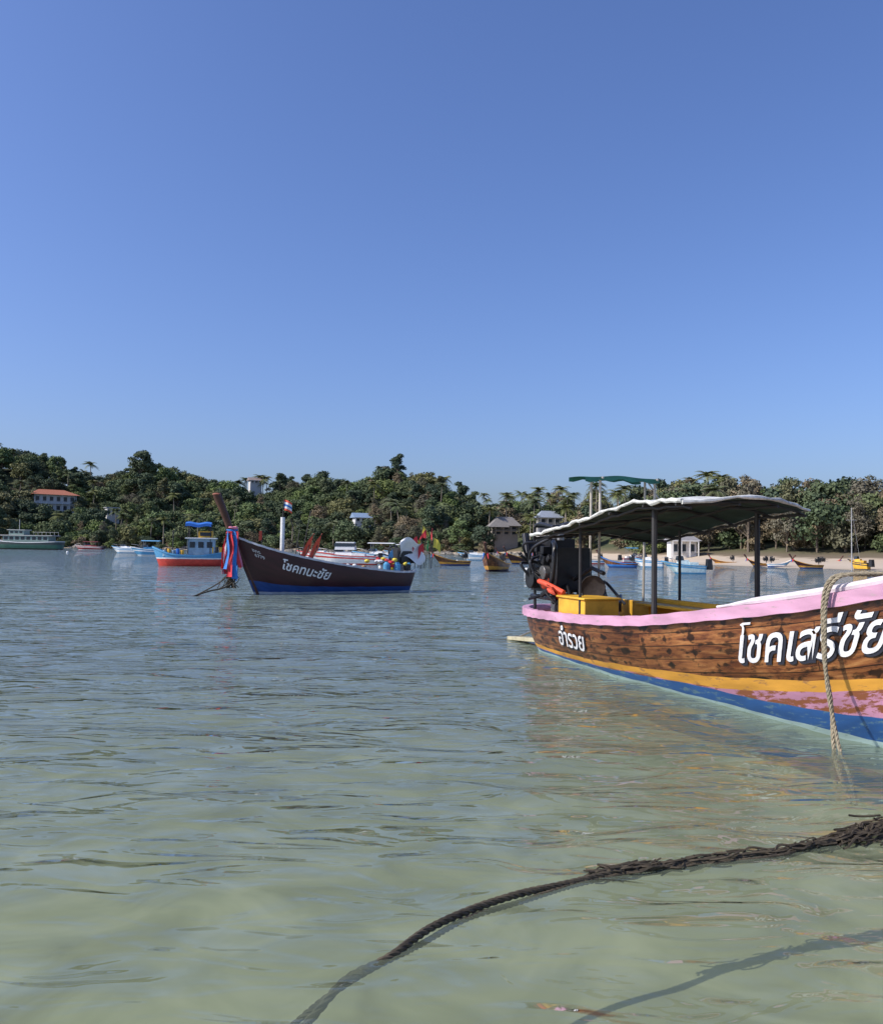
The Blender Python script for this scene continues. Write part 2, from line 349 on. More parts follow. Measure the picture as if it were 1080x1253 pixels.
def terrain():
    A=np.linspace(R(-62),R(62),420); dd=np.concatenate([np.linspace(-30,40,50),np.linspace(44,400,50)])
    AA,DD=np.meshgrid(A,dd,indexing='ij'); RR=rs(AA)+DD; Z=tz(AA,RR)
    V=np.stack([RR*np.sin(AA),RR*np.cos(AA),Z],-1).reshape(-1,3); ny=len(dd)
    mb=MB(); mb.v=[tuple(v) for v in V.tolist()]; mb.uv=[(v[0],v[1]) for v in mb.v]
    mb.f=[(i*ny+j,i*ny+j+1,(i+1)*ny+j+1,(i+1)*ny+j) for i in range(len(A)-1) for j in range(ny-1)]; mb.m=[0]*len(mb.f)
    m,nt,out=newmat('hill_ground'); L=nt.links; b=N(nt,'ShaderNodeBsdfPrincipled'); L.new(b.outputs[0],out.inputs[0]); b.inputs['Roughness'].default_value=.95
    geo=N(nt,'ShaderNodeNewGeometry'); sp=N(nt,'ShaderNodeSeparateXYZ'); L.new(geo.outputs['Position'],sp.inputs[0])
    n=N(nt,'ShaderNodeTexNoise'); n.inputs['Scale'].default_value=.3; n.inputs['Detail'].default_value=8; L.new(geo.outputs['Position'],n.inputs['Vector'])
    ad=N(nt,'ShaderNodeMath',operation='MULTIPLY_ADD'); L.new(n.outputs['Fac'],ad.inputs[0]); ad.inputs[1].default_value=.7; L.new(sp.outputs['Z'],ad.inputs[2])
    mr=N(nt,'ShaderNodeMapRange'); mr.inputs['From Min'].default_value=0; mr.inputs['From Max'].default_value=3.0; L.new(ad.outputs[0],mr.inputs['Value'])
    r=ramp(nt,[(0,(.34,.27,.19)),(.22,(.50,.41,.31)),(.44,(.46,.37,.27)),(.52,(.16,.12,.075)),(.8,(.09,.085,.04)),(1,(.05,.06,.025))]); L.new(mr.outputs[0],r.inputs[0]); L.new(r.outputs[0],b.inputs['Base Color'])
    mb.build('hill_terrain',None,[m])
    m,nt,out=newmat('sand_seabed'); L=nt.links; b=N(nt,'ShaderNodeBsdfPrincipled'); L.new(b.outputs[0],out.inputs[0]); b.inputs['Roughness'].default_value=.95; b.inputs['Specular IOR Level'].default_value=.1
    geo=N(nt,'ShaderNodeNewGeometry'); n=N(nt,'ShaderNodeTexNoise'); n.inputs['Scale'].default_value=1.5; n.inputs['Detail'].default_value=4; n.inputs['Distortion'].default_value=.9; L.new(geo.outputs['Position'],n.inputs['Vector'])
    r=ramp(nt,[(.3,(.25,.235,.15)),(.5,(.36,.34,.225)),(.72,(.50,.46,.33))]); L.new(n.outputs['Fac'],r.inputs[0]); L.new(r.outputs[0],b.inputs['Base Color'])  # uneven sand tone, contrast raised to paint in soft caustic light patches
    xs=np.concatenate([[-1500,-500,-100,-40],np.linspace(-15,15,121),[40,100,500,1500]]); ys=np.concatenate([[-1200,-300,-60],np.linspace(-8,24,129),[40,80,200,1200]])
    mb=MB(); 
    for x in xs:
        for y in ys:
            z=-.42-.035*max(y-3,0)*1.0+.03*math.sin(x*1.7+y*.8)+.02*math.sin(y*3.1-x*.9)+(.012*math.sin(y*7+2*math.sin(x*1.3))+.008*math.sin(x*5+y*4) if abs(x)<16 and -8<y<24 else 0); mb.v.append((x,y,max(z,-3.2)))
    ny=len(ys); mb.uv=[(v[0],v[1]) for v in mb.v]
    mb.f=[(i*ny+j,(i+1)*ny+j,(i+1)*ny+j+1,i*ny+j+1) for i in range(len(xs)-1) for j in range(ny-1)]; mb.m=[0]*len(mb.f)
    mb.build('seabed_ground',None,[m])
terrain()
# ------------------------------------------------------------ trees
bark=pmat('bark',(.15,.12,.09),.9,.3,4)
VAR=[(.50,.54,.53),(.66,.68,.62),(.58,.63,.60),(.95,.92,.60),(.46,.51,.52),(.72,.70,.62),(1.0,.80,.68),(.56,.58,.50),(.85,.92,.62)]  # per-tree colour variety, lightened and blue-greyed so distance haze is painted into the leaves
leafA=leafmat('leaves_green',(.048,.066,.036),(.120,.143,.068),VAR)
leafB=leafmat('leaves_dark',(.038,.055,.036),(.095,.114,.064),VAR)
leafC=leafmat('leaves_casuarina',(.085,.080,.056),(.145,.132,.094),[(.6,.6,.6),(.75,.66,.58),(.6,.66,.5),(.9,.78,.68),(.5,.53,.46)])
leafP=leafmat('palm_leaves',(.06,.080,.035),(.13,.15,.07),[(.6,.6,.6),(.75,.7,.5),(.5,.55,.5)])
def crown_mesh(name,seed,h,rx,lobes,leaves,size,mat,tall=False,low=.22):
    g=np.random.default_rng(seed); mb=MB()
    base=h*(low if not tall else .10)
    mb.tube([(0,0,-1.5),(.1,0,base),(.05,.1,h*.6),(0,0,h*.85)],[.28,.22,.13,.05],0,6)
    Vs=[];
    C=[]
    for k in range(lobes):
        u=g.random(); zz=base+(h-base)*(.18+.75*u); 
        rr=rx*(math.sqrt(max(0.02,1-(abs(2*u-.85)/1.25)**2)) if not tall else (1.05-.8*u))*.78*math.sqrt(g.random())
        th=g.random()*6.28; c=np.array([rr*math.cos(th),rr*math.sin(th),zz]); r=rx*(.22+.22*g.random())*(1 if not tall else (1.1-.6*u))
        C.append((c,r)); mb.tube([(0,0,base+(zz-base)*.4),tuple(c)],[.1,.03],0,4,False)
    tot=sum(r*r for c,r in C)
    for c,r in C:
        n=int(leaves*r*r/tot); dirs=g.normal(size=(n,3)); dirs/=np.linalg.norm(dirs,axis=1)[:,None]; dirs[:,2]=np.where(dirs[:,2]<-.35,-dirs[:,2],dirs[:,2])
        rad=r*(.45+.85*g.random(n)); p=c+dirs*rad[:,None]*np.array([1.1,1.1,.85])
        nrm=dirs+g.normal(size=(n,3))*.6; nrm/=np.linalg.norm(nrm,axis=1)[:,None]
        t=np.cross(nrm,g.normal(size=(n,3))); t/=np.linalg.norm(t,axis=1)[:,None]; b=np.cross(nrm,t)
        s=size*(.5+.8*g.random(n))[:,None]*.5
        if tall: t=t*.5
        q=np.stack([p-t*s-b*s*.4,p+t*s*.2-b*s,p+t*s+b*s*.3,p-t*s*.1+b*s],1); Vs.append(q)
    q=np.concatenate(Vs); nv=len(mb.v); mb.v+= [tuple(v) for v in q.reshape(-1,3).tolist()]; mb.uv+=[(0,0)]*(len(q)*4)
    mb.f+=[(nv+4*i,nv+4*i+1,nv+4*i+2,nv+4*i+3) for i in range(len(q))]; mb.m+=[1]*len(q)
    o=mb.build(name,None,[bark,mat],smooth=False); me=o.data; bpy.data.objects.remove(o); return me
def palm_mesh(name,seed,h):
    g=random.Random(seed); mb=MB(); lx=g.uniform(-1.2,1.2); ly=g.uniform(-.8,.8)
    P=[(lx*t*t,ly*t*t,-1+(h+1)*t) for t in[0,.25,.5,.75,1]]; mb.tube(cr(P,3),[.2-.008*i for i in range(13)],0,7)
    top=Vector(P[-1])
    for k in range(19):
        a=k*2.4+g.random()*.4; e=g.uniform(-.2,1.15); Lf=g.uniform(2.4,3.3); dr=Vector((math.cos(a),math.sin(a),0)); sd=Vector((-math.sin(a),math.cos(a),0)); pts=[]
        for i in range(9):
            t=i/8; pts.append(top+dr*(Lf*t*math.cos(e*(1-t*.3)))+Vector((0,0,Lf*(math.sin(e)*t-.62*t*t))))
        mb.tube(pts,[.04*(1-i/9.5) for i in range(9)],0,4,False)
        for i in range(1,9):
            wl=.75*math.sin(math.pi*min(1,(i+1.0)/9.5))+.12
            for s in(-1,1):
                for q in(0,.5):
                    a0=pts[i-1].lerp(pts[i],q); tdir=(pts[i]-pts[i-1]).normalized()
                    tip=a0+sd*s*wl+tdir*.3-Vector((0,0,.35*wl)); mb.add([a0,a0+tdir*.17,tip],[(0,1,2)],1)
    o=mb.build(name,None,[pmat('palm_bark',(.26,.22,.17),.9),leafP],smooth=False); me=o.data; bpy.data.objects.remove(o); return me
broad=[crown_mesh('crown%d'%i,i,h,rx,lb,3000,.55,leafA if i%2 else leafB) for i,(h,rx,lb) in enumerate([(9,4.6,19),(8,4.2,16),(10,4.4,21),(7,4.8,17),(11,4.0,20),(8.5,5.2,22),(12,3.2,16),(7.5,5.6,26)])]
casu=[crown_mesh('casuarina%d'%i,20+i,h,rx,24,3800,.46,leafC if i!=1 else leafA,tall=i==2,low=.12) for i,(h,rx) in enumerate([(12,4.4),(11.5,4.0),(13,3.4),(11,5.0)])]
bare=crown_mesh('thin_crown',33,9,4.2,20,900,.34,leafC)
bush=[crown_mesh('bush%d'%i,60+i,3.6,2.8,9,1500,.42,[leafC,leafA][i],low=.02) for i in range(2)]
palms=[palm_mesh('palm%d'%i,40+i,h) for i,h in enumerate([9,11,10])]
HOUSES=[]
def inst(me,parent,x,y,z,s,k):
    o=bpy.data.objects.new(parent.name+'_tree',me); o.location=(x,y,z); o.rotation_euler=(0,0,random.random()*6.28); o.scale=(s*random.uniform(.9,1.15),s*random.uniform(.9,1.15),s*k); o.parent=parent; scene.collection.objects.link(o)
house_specs=[
 ('hillside_house',62,606,631,385,50,2,(.58,.58,.56),(.36,.13,.07),'low'),
 ('white_villa',137,624,635,370,16,1,(.6,.6,.57),(.3,.3,.3),'flat'),
 ('hilltop_house',311,587,594,395,16,1,(.55,.54,.52),(.25,.2,.18),'gable'),
 ('blue_roof_house',443,629,640,300,24,1,(.6,.6,.6),(.20,.28,.40),'gable'),
 ('beach_resort',617,634,656,236,34,2,(.26,.23,.20),(.20,.185,.17),'hip'),
 ('beach_bungalow',671,627,643,218,30,1,(.32,.31,.29),(.24,.27,.32),'hip'),
 ('white_beach_house',834,657,681,138,34,1,(.68,.66,.62),(.25,.24,.24),'low'),
]
for s in house_specs: HOUSES.append((azpx(s[1]),s[4],s[5]/F/2))
def build_forest():
    forest=empty('forest'); grove=empty('palm_grove'); beach=empty('casuarina_trees')
    for row in range(0,34):
        off=4+row*5.6
        a=R(-46)+random.random()*.01
        while a<R(46):
            r=rs(a)+off+random.uniform(-2.2,2.2); px=540+F*math.tan(a)
            a+=(6.2 if px<760 else 4.6)/r*random.uniform(.75,1.25)
            if r>rd(a)+14: continue
            if px>700 and r-rs(a)<18+ (8 if px>820 else 0): continue
            bad=False
            for ha,hr,hw in HOUSES:
                if abs(a-ha)<hw*.8+.004 and hr-15<r<hr+6: bad=True
            if bad: continue
            x,y=r*math.sin(a),r*math.cos(a); z=float(tz(a,r))-.3
            q=random.random()
            if px>760:
                ks=.86 if px>880 else .93
                if q<.72: inst(random.choice(casu),beach,x,y,z,random.uniform(.65,1.05)*ks,1)
                elif q<.80: inst(random.choice(palms),grove,x,y,z,random.uniform(.85,1.1)*ks,1)
                else: inst(random.choice(broad),forest,x,y,z,random.uniform(.8,1.1)*ks,1)
                if random.random()<.75:
                    inst(random.choice(bush),forest,x+random.uniform(-2,2),y+random.uniform(0,3),z,random.uniform(.6,1.1),1)
            elif 570<px<760:
                if q<.36: inst(random.choice(palms),grove,x,y,z,random.uniform(.8,1.15),1)
                else: inst(random.choice(broad+casu[:1]),forest,x,y,z,random.uniform(.55,.95),1)
                if off<16: inst(random.choice(bush),forest,x,y,z,random.uniform(.6,1.0),1)
            else:
                if q<.07: inst(random.choice(palms),grove,x,y,z,random.uniform(.9,1.2),1)
                elif q<.17 or (430<px<500 and q<.4): inst(random.choice(casu+[bare,bare]),forest,x,y,z,random.uniform(.6,.85),1)
                else:
                    s=random.uniform(.5,1.05) if random.random()>.07 else random.uniform(1.15,1.4)
                    inst(random.choice(broad),forest,x,y,z,s,random.uniform(.8,1.15))
                if off<10: inst(random.choice(bush),forest,x,y-3,z,random.uniform(.6,1.0),1)
    for px in (290,300,318,322,327,110,640,655,690,850,868,880):
        a=azpx(px); r=rd(a)+3; inst(random.choice(palms),grove,r*math.sin(a),r*math.cos(a),float(tz(a,r)),1.35 if px<500 else 1.1,1)
build_forest()
# ------------------------------------------------------------ houses
glass=pmat('window_glass',(.03,.04,.05),.1,.1,3,0,0)
def house(name,px,vt,vb,D,wpx,st,wall,roof,kind):
    a=azpx(px); h0=664+16*px/1080
    W=wpx/F*D; zt=CH+(h0-vt)/F*D; zb=CH+(h0-vb)/F*D; H=zt-zb; dp=W*.6
    e=empty(name,(D*math.sin(a),D*math.cos(a),zb),-a+.25)
    wm=pmat(name+'_wall',wall,.8,.08,1.5); rm=pmat(name+'_roof',roof,.7,.15,2); mb=MB()
    wh=H*(.56 if kind in('hip','gable') else .78 if kind=='low' else .92)
    W*=.86
    mb.box((0,0,wh/2-3),(W,dp,wh+6),0); 
    wb=MB(); nw=max(3,int(W/2.6))
    for s in range(st):
        sh=wh/st
        for i in range(nw):
            x=-W/2+W*(i+.5)/nw; wb.box((x,-dp/2,sh*(s+.52)),(W/nw*.5,.12,sh*.5),0); wb.box((x,-dp/2-.03,sh*(s+.22)),(W/nw*.6,.14,.1),1)
        wb.box((0,-dp/2-.6,sh*(s+1)-.06),(W*1.04,1.3,.14),1)
        for i in range(nw+1): wb.box((-W/2+W*i/nw,-dp/2-1.15,sh*(s+.5)-.07),(.16,.16,sh-.15),1)
        wb.box((0,-dp/2-1.15,sh*s+sh*.3),(W,.05,.06),1)
    mb.build('walls',e,[wm]); wb.build('windows_and_balcony',e,[glass,wm])
    rb=MB(); o=W*.07+.3
    if kind=='flat': rb.box((0,-.4,wh+.15),(W+1,dp+1.6,.3),0)
    else:
        k=.0 if kind=='gable' else .28; X=W/2+o; Y=dp/2+o+.6; z0=wh-.05; z1=H+.3
        rb.add([(-X,-Y,z0),(X,-Y,z0),(X,Y,z0),(-X,Y,z0),(-X+k*W,0,z1),(X-k*W,0,z1)],[(0,1,5,4),(1,2,5),(2,3,4,5),(3,0,4),(3,2,1,0)],0)
        if kind=='hip' and st>1:
            cx=W*.38; rb.add([(-cx-3,-Y-1,z0-.4),(-cx+3,-Y-1,z0-.4),(-cx+3,0,z0-.4),(-cx-3,0,z0-.4),(-cx,-Y*.6,z1*.92)],[(0,1,4),(1,2,4),(2,3,4),(3,0,4),(3,2,1,0)],0)
    rb.build('roof',e,[rm],smooth=False)
for s in house_specs: house(*s)
# ------------------------------------------------------------ paints
pink=worn('paint_pink',(.58,.31,.44),(.36,.26,.28),.42); pinkband=worn('paint_pink_band',(.50,.24,.36),(.24,.08,.035),.52)
orange=worn('paint_yellow_orange',(.66,.32,.045),(.34,.17,.06),.45); blue=worn('paint_blue',(.022,.10,.31),(.10,.19,.26),.46)
cyan=worn('waterline_pale',(.42,.56,.56),(.2,.3,.28),.42); wood=wood_hull(); yellow=pmat('paint_yellow',(.66,.37,.035),.5,.28,3)
white=pmat('paint_white',(.72,.72,.70),.45,.10,4); black=pmat('engine_black',(.02,.02,.022),.35,.4,9); steel=pmat('steel',(.32,.31,.30),.35,.2,8,.8)
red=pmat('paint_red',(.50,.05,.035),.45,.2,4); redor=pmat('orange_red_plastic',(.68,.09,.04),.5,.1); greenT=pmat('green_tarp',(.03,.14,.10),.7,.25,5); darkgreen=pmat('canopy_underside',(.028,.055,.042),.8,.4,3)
maroon=worn('paint_maroon',(.045,.010,.013),(.022,.008,.009),.38,.4); navy=worn('paint_navy',(.015,.06,.22),(.03,.07,.15),.38); wline=worn('white_waterline',(.5,.5,.5),(.25,.25,.25),.42)
deckw=pmat('deck_wood',(.26,.17,.09),.8,.3,6); dk=pmat('dark_pole',(.03,.028,.028),.6,.2); prowm=pmat('prow_wood',(.085,.035,.022),.5,.3,5)
ropeT=pmat('rope_tan',(.27,.23,.16),.95,.4,40); ropeD=pmat('rope_dark_wet',(.060,.047,.029),.7,.5,25)
clothR=pmat('cloth_red',(.55,.04,.05),.8,.15); clothB=pmat('cloth_blue',(.03,.16,.45),.8,.15); clothP=pmat('cloth_pink',(.7,.22,.30),.8,.15); clothW=pmat('cloth_white',(.7,.7,.7),.8,.06); clothY=pmat('cloth_yellow',(.72,.58,.08),.8,.1); clothG=pmat('cloth_green',(.05,.4,.12),.8,.1)
ltblue=pmat('paint_light_blue',(.08,.28,.48),.45,.15); 
def longtail_engine(e,x,y,z,s=1,frame=True):
    mb=MB()
    mb.box((x,y,z),(.62*s,.42*s,.42*s),0); mb.box((x-.05*s,y,z+.32*s),(.4*s,.34*s,.24*s),0); mb.box((x+.42*s,y,z+.08*s),(.1*s,.46*s,.5*s),0)
    for k in range(4): mb.tube([(x-.2*s+.13*s*k,y-.05*s,z+.42*s),(x-.2*s+.13*s*k,y-.05*s,z+.52*s)],.045*s,1)
    mb.tube([(x+.36*s,y,z+.05*s),(x+.34*s,y,z+.05*s)],.2*s,1,16); mb.tube([(x+.1*s,y-.26*s,z+.16*s),(x-.2*s,y-.3*s,z+.2*s),(x-.3*s,y-.3*s,z+.5*s)],.045*s,0)
    mb.ball((x+.1*s,y+.1*s,z+.55*s),.13*s,0,8,(1,1,.8)); mb.tube([(x-.1*s,y-.23*s,z-.05*s),(x-.1*s,y-.33*s,z-.05*s)],.13*s,0,14)
    mb.tube([(x+.22*s,y-.23*s,z+.02*s),(x+.22*s,y-.31*s,z+.02*s)],.09*s,1,12)
    for k in range(7):
        a=(x+random.uniform(-.3,.4)*s,y-.26*s,z+random.uniform(-.2,.5)*s); c=(x+random.uniform(-.3,.4)*s,y-.28*s,z+random.uniform(-.2,.4)*s); mb.tube(cr([a,((a[0]+c[0])/2,y-.42*s,(a[2]+c[2])/2+.1*s),c],5),.018*s,0,6)
    for k in range(8): mb.box((x+random.uniform(-.28,.35)*s,y-.24*s,z+random.uniform(-.18,.4)*s),(random.uniform(.05,.14)*s,.1*s,random.uniform(.05,.14)*s),random.choice([0,0,1]),(0,random.random(),0))
    mb.tube(cr([(x+.3*s,y-.2*s,z+.4*s),(x+.5*s,y-.28*s,z+.3*s),(x+.45*s,y-.3*s,z-.1*s),(x+.2*s,y-.3*s,z-.25*s)],5),.03*s,0)
    if frame:
        for yy in(-.2,.3):
            mb.tube(cr([(x-.2*s,y+yy*s,z-.45*s),(x-.24*s,y+yy*s,z+.45*s),(x-.15*s,y+yy*s,z+.62*s),(x+.3*s,y+yy*s,z+.58*s)],5),.02*s,0)
            mb.tube([(x-.3*s,y+yy*s,z-.28*s),(x+.42*s,y+yy*s,z-.28*s)],.03*s,0)
        mb.tube([(x-.2*s,y-.22*s,z+.6*s),(x-.2*s,y+.32*s,z+.6*s)],.022*s,0)
    mb.tube([(x,y,z-.2*s),(x,y,z-.62*s)],.08*s,1)
    mb.tube([(x+.3*s,y,z-.1*s),(x+.9*s,y,z+.1*s),(x+1.25*s,y-.05*s,z+.05*s)],.025*s,0)
    mb.build('tail_engine',e,[black,steel],bevel=.012*s)
# ------------------------------------------------------------ BIG BOAT
def big_boat():
    P0=Vector((1.72,13.64,0)); th=math.atan2(-.95,.32); e=empty('wooden_longtail_boat',P0,th)
    L=10.5
    H=Hull(L,.97,[(0,.60),(.05,.58),(.19,.62),(.38,.73),(.53,.92),(.64,1.09),(.7,1.21),(.85,1.60),(1,2.15)],PROF,keel=-.36,rake=1.6,srake=.35,ex=.5)
    F_=lambda p: pchip(p)
    ot=F_([(0,.11),(2,.13),(5,.28),(7.3,.55),(9,.82),(10.5,1.15)]); ob=F_([(0,.06),(2,.07),(5,.17),(7.3,.46),(9,.72),(10.5,1.04)])
    pb=F_([(0,.055),(2,.065),(4.6,.155),(6,.18),(7.3,.25),(9,.38),(10.5,.6)]); bb=F_([(0,.03),(2,.03),(5,.035),(7.3,.05),(10.5,.1)])
    H.build(e,[(bb,0),(pb,1),(ob,2),(ot,3),(None,4)],[cyan,blue,pinkband,orange,wood],yellow,deckw,pink,deckoff=.42,ns=110,rail=(.11,.105))
    mb=MB()
    for sd in(1,-1):
        xs=[5.6+.1*i for i in range(47)]
        P=[(x,sd*max(H.half(x)-.02,.0),H.sheer(x)+.070+.015*sm((x-5.6)/.6)) for x in xs]
        mb.tube(P,[.010+.022*sm((x-5.6)/.7)+random.uniform(0,.004) for x in xs],0,8)
    mb.build('white_top_rail',e,[pmat('chalky_white',(.60,.55,.57),.7,.2,5)])
    W_=pmat('letter_white',(.70,.70,.72),.5,.18,12); dkk=pmat('letter_shadow',(.02,.022,.035),.6,.1)
    bs=lambda x:H.sheer(x)-.45
    lettering(H,e,'name_lettering_shadow','โชคเสรีชัย',5.82,1,-1,.43,bs,dkk,bold=.018,off=.010,dx=.018,dz=-.012,shear=.42)
    lettering(H,e,'name_lettering','โชคเสรีชัย',5.82,1,-1,.43,bs,W_,bold=.005,off=.017,shear=.42)
    lettering(H,e,'stern_lettering_shadow','อำรวย',2.0,1,-1,.34,lambda x:.25,dkk,bold=.012,off=.010,dx=.015,dz=-.01,shear=.42)
    lettering(H,e,'stern_lettering','อำรวย',2.0,1,-1,.34,lambda x:.25,W_,bold=.004,off=.017,shear=.42)
    mb=MB(); mb.tube(cr([(9.2,0,.5),(10.2,0,1.75),(10.8,0,2.5),(11.3,0,3.5)],6),[.07+.004*i for i in range(19)],0,10); mb.build('prow_post',e,[prowm])
    zr=pchip([(1.5,1.70),(2.5,1.81),(3.4,1.93),(4.3,2.03),(5.4,2.0)])
    def xf(u,v):
        y=-1.0+1.90*v; xe=5.28-.36*v-.18*(2*v-1)**2; xs_=1.5+.1*v; return xs_+(xe-xs_)*u,y
    mb=MB()
    def top(o): 
        def f(u,v):
            x,y=xf(u,v); return (x,y,zr(x)+.06*(1-y*y)-.07*(y>0)*y+o+.009*math.sin(x*9+y*5)+.006*math.sin(x*23))
        return f
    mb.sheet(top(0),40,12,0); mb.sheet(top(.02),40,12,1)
    e1=[top(.01)(i/40,0) for i in range(41)]; e2=[top(.01)(1,i/12) for i in range(13)]; e3=[top(.01)(1-i/40,1) for i in range(41)]; e4=[top(.01)(0,1-i/12) for i in range(13)]
    for ed in(e1,e2,e3,e4): mb.tube([(p[0]+random.uniform(-.006,.006),p[1],p[2]+random.uniform(-.010,.010)) for p in ed],[.012+random.uniform(0,.016) for _ in ed],1,7)
    for u in(.02,.2,.4,.6,.8,.97): mb.tube([Vector(top(-.035)(u,j/12)) for j in range(13)],.018,2,6)
    for v in(.05,.35,.65,.95): mb.tube([Vector(top(-.06)(j/26,v)) for j in range(27)],.016,2,6)
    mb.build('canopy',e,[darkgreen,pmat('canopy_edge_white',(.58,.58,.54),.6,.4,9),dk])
    mb=MB()
    for x,y,r in((4.3,-.8,.032),(4.0,.8,.032),(2.5,-.75,.02),(2.5,.75,.02)):
        mb.tube([(x,y,.3),(x,y,zr(x)+.01)],r,0,8)
    mb.build('canopy_posts',e,[dk])
    mb=MB()
    for y in(-.03,.86):
        for x in(1.42,1.68): mb.tube([(x,y,.4),(x+.02,y+.01,2.56)],.018,0,7)
        mb.tube([(1.3,y,2.56),(1.8,y,2.54)],.016,0,6)
    mb.tube([(1.5,.86,2.56),(1.7,1.0,2.2)],.012,0,6)
    def tarp(u,v): return (1.28+.5*u,-.30+1.2*v,2.60-.03*u+.008*math.sin(v*11+u*3)-.03*(2*v-1)**2)
    mb.sheet(tarp,6,16,1)
    for uu in(0,1): mb.sheet(lambda u,v:(tarp(uu,v)[0],tarp(uu,v)[1],tarp(uu,v)[2]-(.06+.015*math.sin(v*23))*u),1,16,1)
    mb.build('stern_rack',e,[pmat('rack_pale_metal',(.42,.38,.32),.5,.2),greenT])
    longtail_engine(e,.88,-.28,1.15,1.2)
    mb=MB()
    mb.box((2.25,-.5,.62),(.75,.5,.50),0); mb.box((2.25,-.5,.885),(.8,.55,.03),0)
    mb.box((3.3,.72,.66),(2.6,.05,.40),0); mb.box((3.3,.55,.78),(2.6,.34,.04),0); mb.box((1.6,.62,.60),(.8,.06,.4),0)
    for x in(3.0,4.2,5.2): mb.box((x,0,H.sheer(x)-.16),(.22,1.5,.045),1)
    mb.build('seats_and_lockers',e,[yellow,deckw],bevel=.01)
    mb=MB()
    def vest(dx,dy,ph):
        def f(u,v): return (1.22+.62*u+dx,-.70+.10*math.sin(u*4+ph)+dy+.12*(v-.5),1.08-.12*u-.15*v+.03*math.sin(u*9+ph)+.02*math.sin(v*7))
        return f
    mb.sheet(vest(0,0,0),14,8,0); mb.sheet(vest(.05,.05,2),14,8,0); mb.tube(cr([(1.2,-.72,1.06),(1.5,-.74,1.03),(1.86,-.66,.93)],6),.035,0,8); mb.tube(cr([(1.3,-.6,.98),(1.55,-.7,.94),(1.8,-.6,.88)],6),.04,0,8)
    for k in range(12): 
        c=(1.1+random.uniform(0,.9),-.6+random.uniform(0,.6),.74); mb.tube(cr([c,(c[0]+random.gauss(0,.15),c[1]+random.gauss(0,.1),c[2]+random.uniform(.1,.35)),(c[0]+random.gauss(0,.2),c[1]+random.gauss(0,.1),c[2]+.05)],5),.02,1,6)
    for k in range(10): mb.box((1.2+random.random()*1.0,-.45+random.random()*.6,.70+random.random()*.12),(.2,.16,.16),random.choice([1,1,2]),(0,0,random.random()))
    mb.build('life_vest_and_hoses',e,[redor,black,steel])
    mb=MB(); c=Vector((2.02,-.30,1.0)); ax=Vector((.75,-.6,.05)).normalized(); u=ax.orthogonal().normalized(); v=ax.cross(u); vs=[];fs=[]
    for i in range(6):
        rr=.165*i/5
        for j in range(24): vs.append(c+(u*math.cos(j*math.pi/12)+v*math.sin(j*math.pi/12))*rr-ax*(.05*(1-(i/5)**2)))
    for i in range(5):
        for j in range(24): fs.append((i*24+j,i*24+(j+1)%24,(i+1)*24+(j+1)%24,(i+1)*24+j))
    mb.add(vs,fs,0); mb.tube([c+(u*math.cos(j*math.pi/12)+v*math.sin(j*math.pi/12))*.165 for j in range(25)],.008,0,5); mb.build('round_dish',e,[pmat('dull_grey',(.035,.03,.03),.8,.4,spec=.1)])
    mb=MB(); mb.box((-.25,-.25,.07),(1.1,.22,.06),0,(0,R(-4),0)); mb.tube([(-.75,-.2,.04),(.2,-.1,.35)],.02,1); mb.build('stern_plank',e,[pmat('weathered_cream',(.42,.38,.25),.7,.3),steel],bevel=.01)
    mb=MB()
    for k in range(4): mb.tube([(8.2+.3*math.cos(a*.4),.05+.3*math.sin(a*.4),H.sheer(8.2)-.36+.035*k) for a in range(17)],.02,0,6)
    mb.build('rope_coil',e,[ropeT])
    return H,e
BH,BE=big_boat()
def bw(x,y,z):
    th=math.atan2(-.95,.32); return Vector((1.72+x*math.cos(th)-y*math.sin(th),13.64+x*math.sin(th)+y*math.cos(th),z))
mb=MB()
for k,(dx,z0) in enumerate(((0,0),(.05,.01))):
    pts=[bw(7.9,-.1,1.30),bw(7.5,-.6,1.34+z0),bw(7.2+dx,-.86,1.355+z0),bw(7.08+dx,-1.0,1.31),bw(7.03+dx*.6,-1.04,1.1),bw(7.03+dx*.2,-1.02,.7),bw(7.05,-.99-dx*.2,.35),bw(7.1+dx,-1.0,.05),bw(7.2+dx*2,-1.05,-.12),bw(7.4+dx,-1.15,-.3)]
    twisted(mb,cr(pts,10),.017 if k==0 else .015,jit=.006)
mb.build('mooring_rope',None,[ropeT])
mb=MB()
A=[(4.2,5.4,.03),(3.2,5.0,.03),(2.45,4.73,.03),(2.19,4.55,.018),(1.70,4.31,.016),(1.24,4.16,.014),(.85,4.03,.012),(.52,3.84,.010),(.21,3.65,.008),(0,3.44,.004),(-.18,3.19,-.004),(-.32,3.14,-.06),(-.42,3.06,-.15),(-.54,3.05,-.28),(-.72,2.95,-.39),(-1.2,2.6,-.41),(-2.2,2.2,-.41)]
twisted(mb,cr(A,10),.0165,jit=.006)
B=[(4.3,5.5,.03),(3.1,4.98,.03),(2.4,4.66,.02),(2.1,4.57,.01),(1.7,4.27,.01),(1.2,4.13,.008),(.8,3.99,.004),(.5,3.80,-.004),(.2,3.61,-.012),(0,3.41,-.02),(-.2,3.20,-.03),(-.38,3.17,-.14),(-.62,3.16,-.30),(-1.0,3.05,-.39),(-1.3,3.0,-.40),(-1.9,2.9,-.41)]
twisted(mb,cr(B,10),.012,jit=.008)
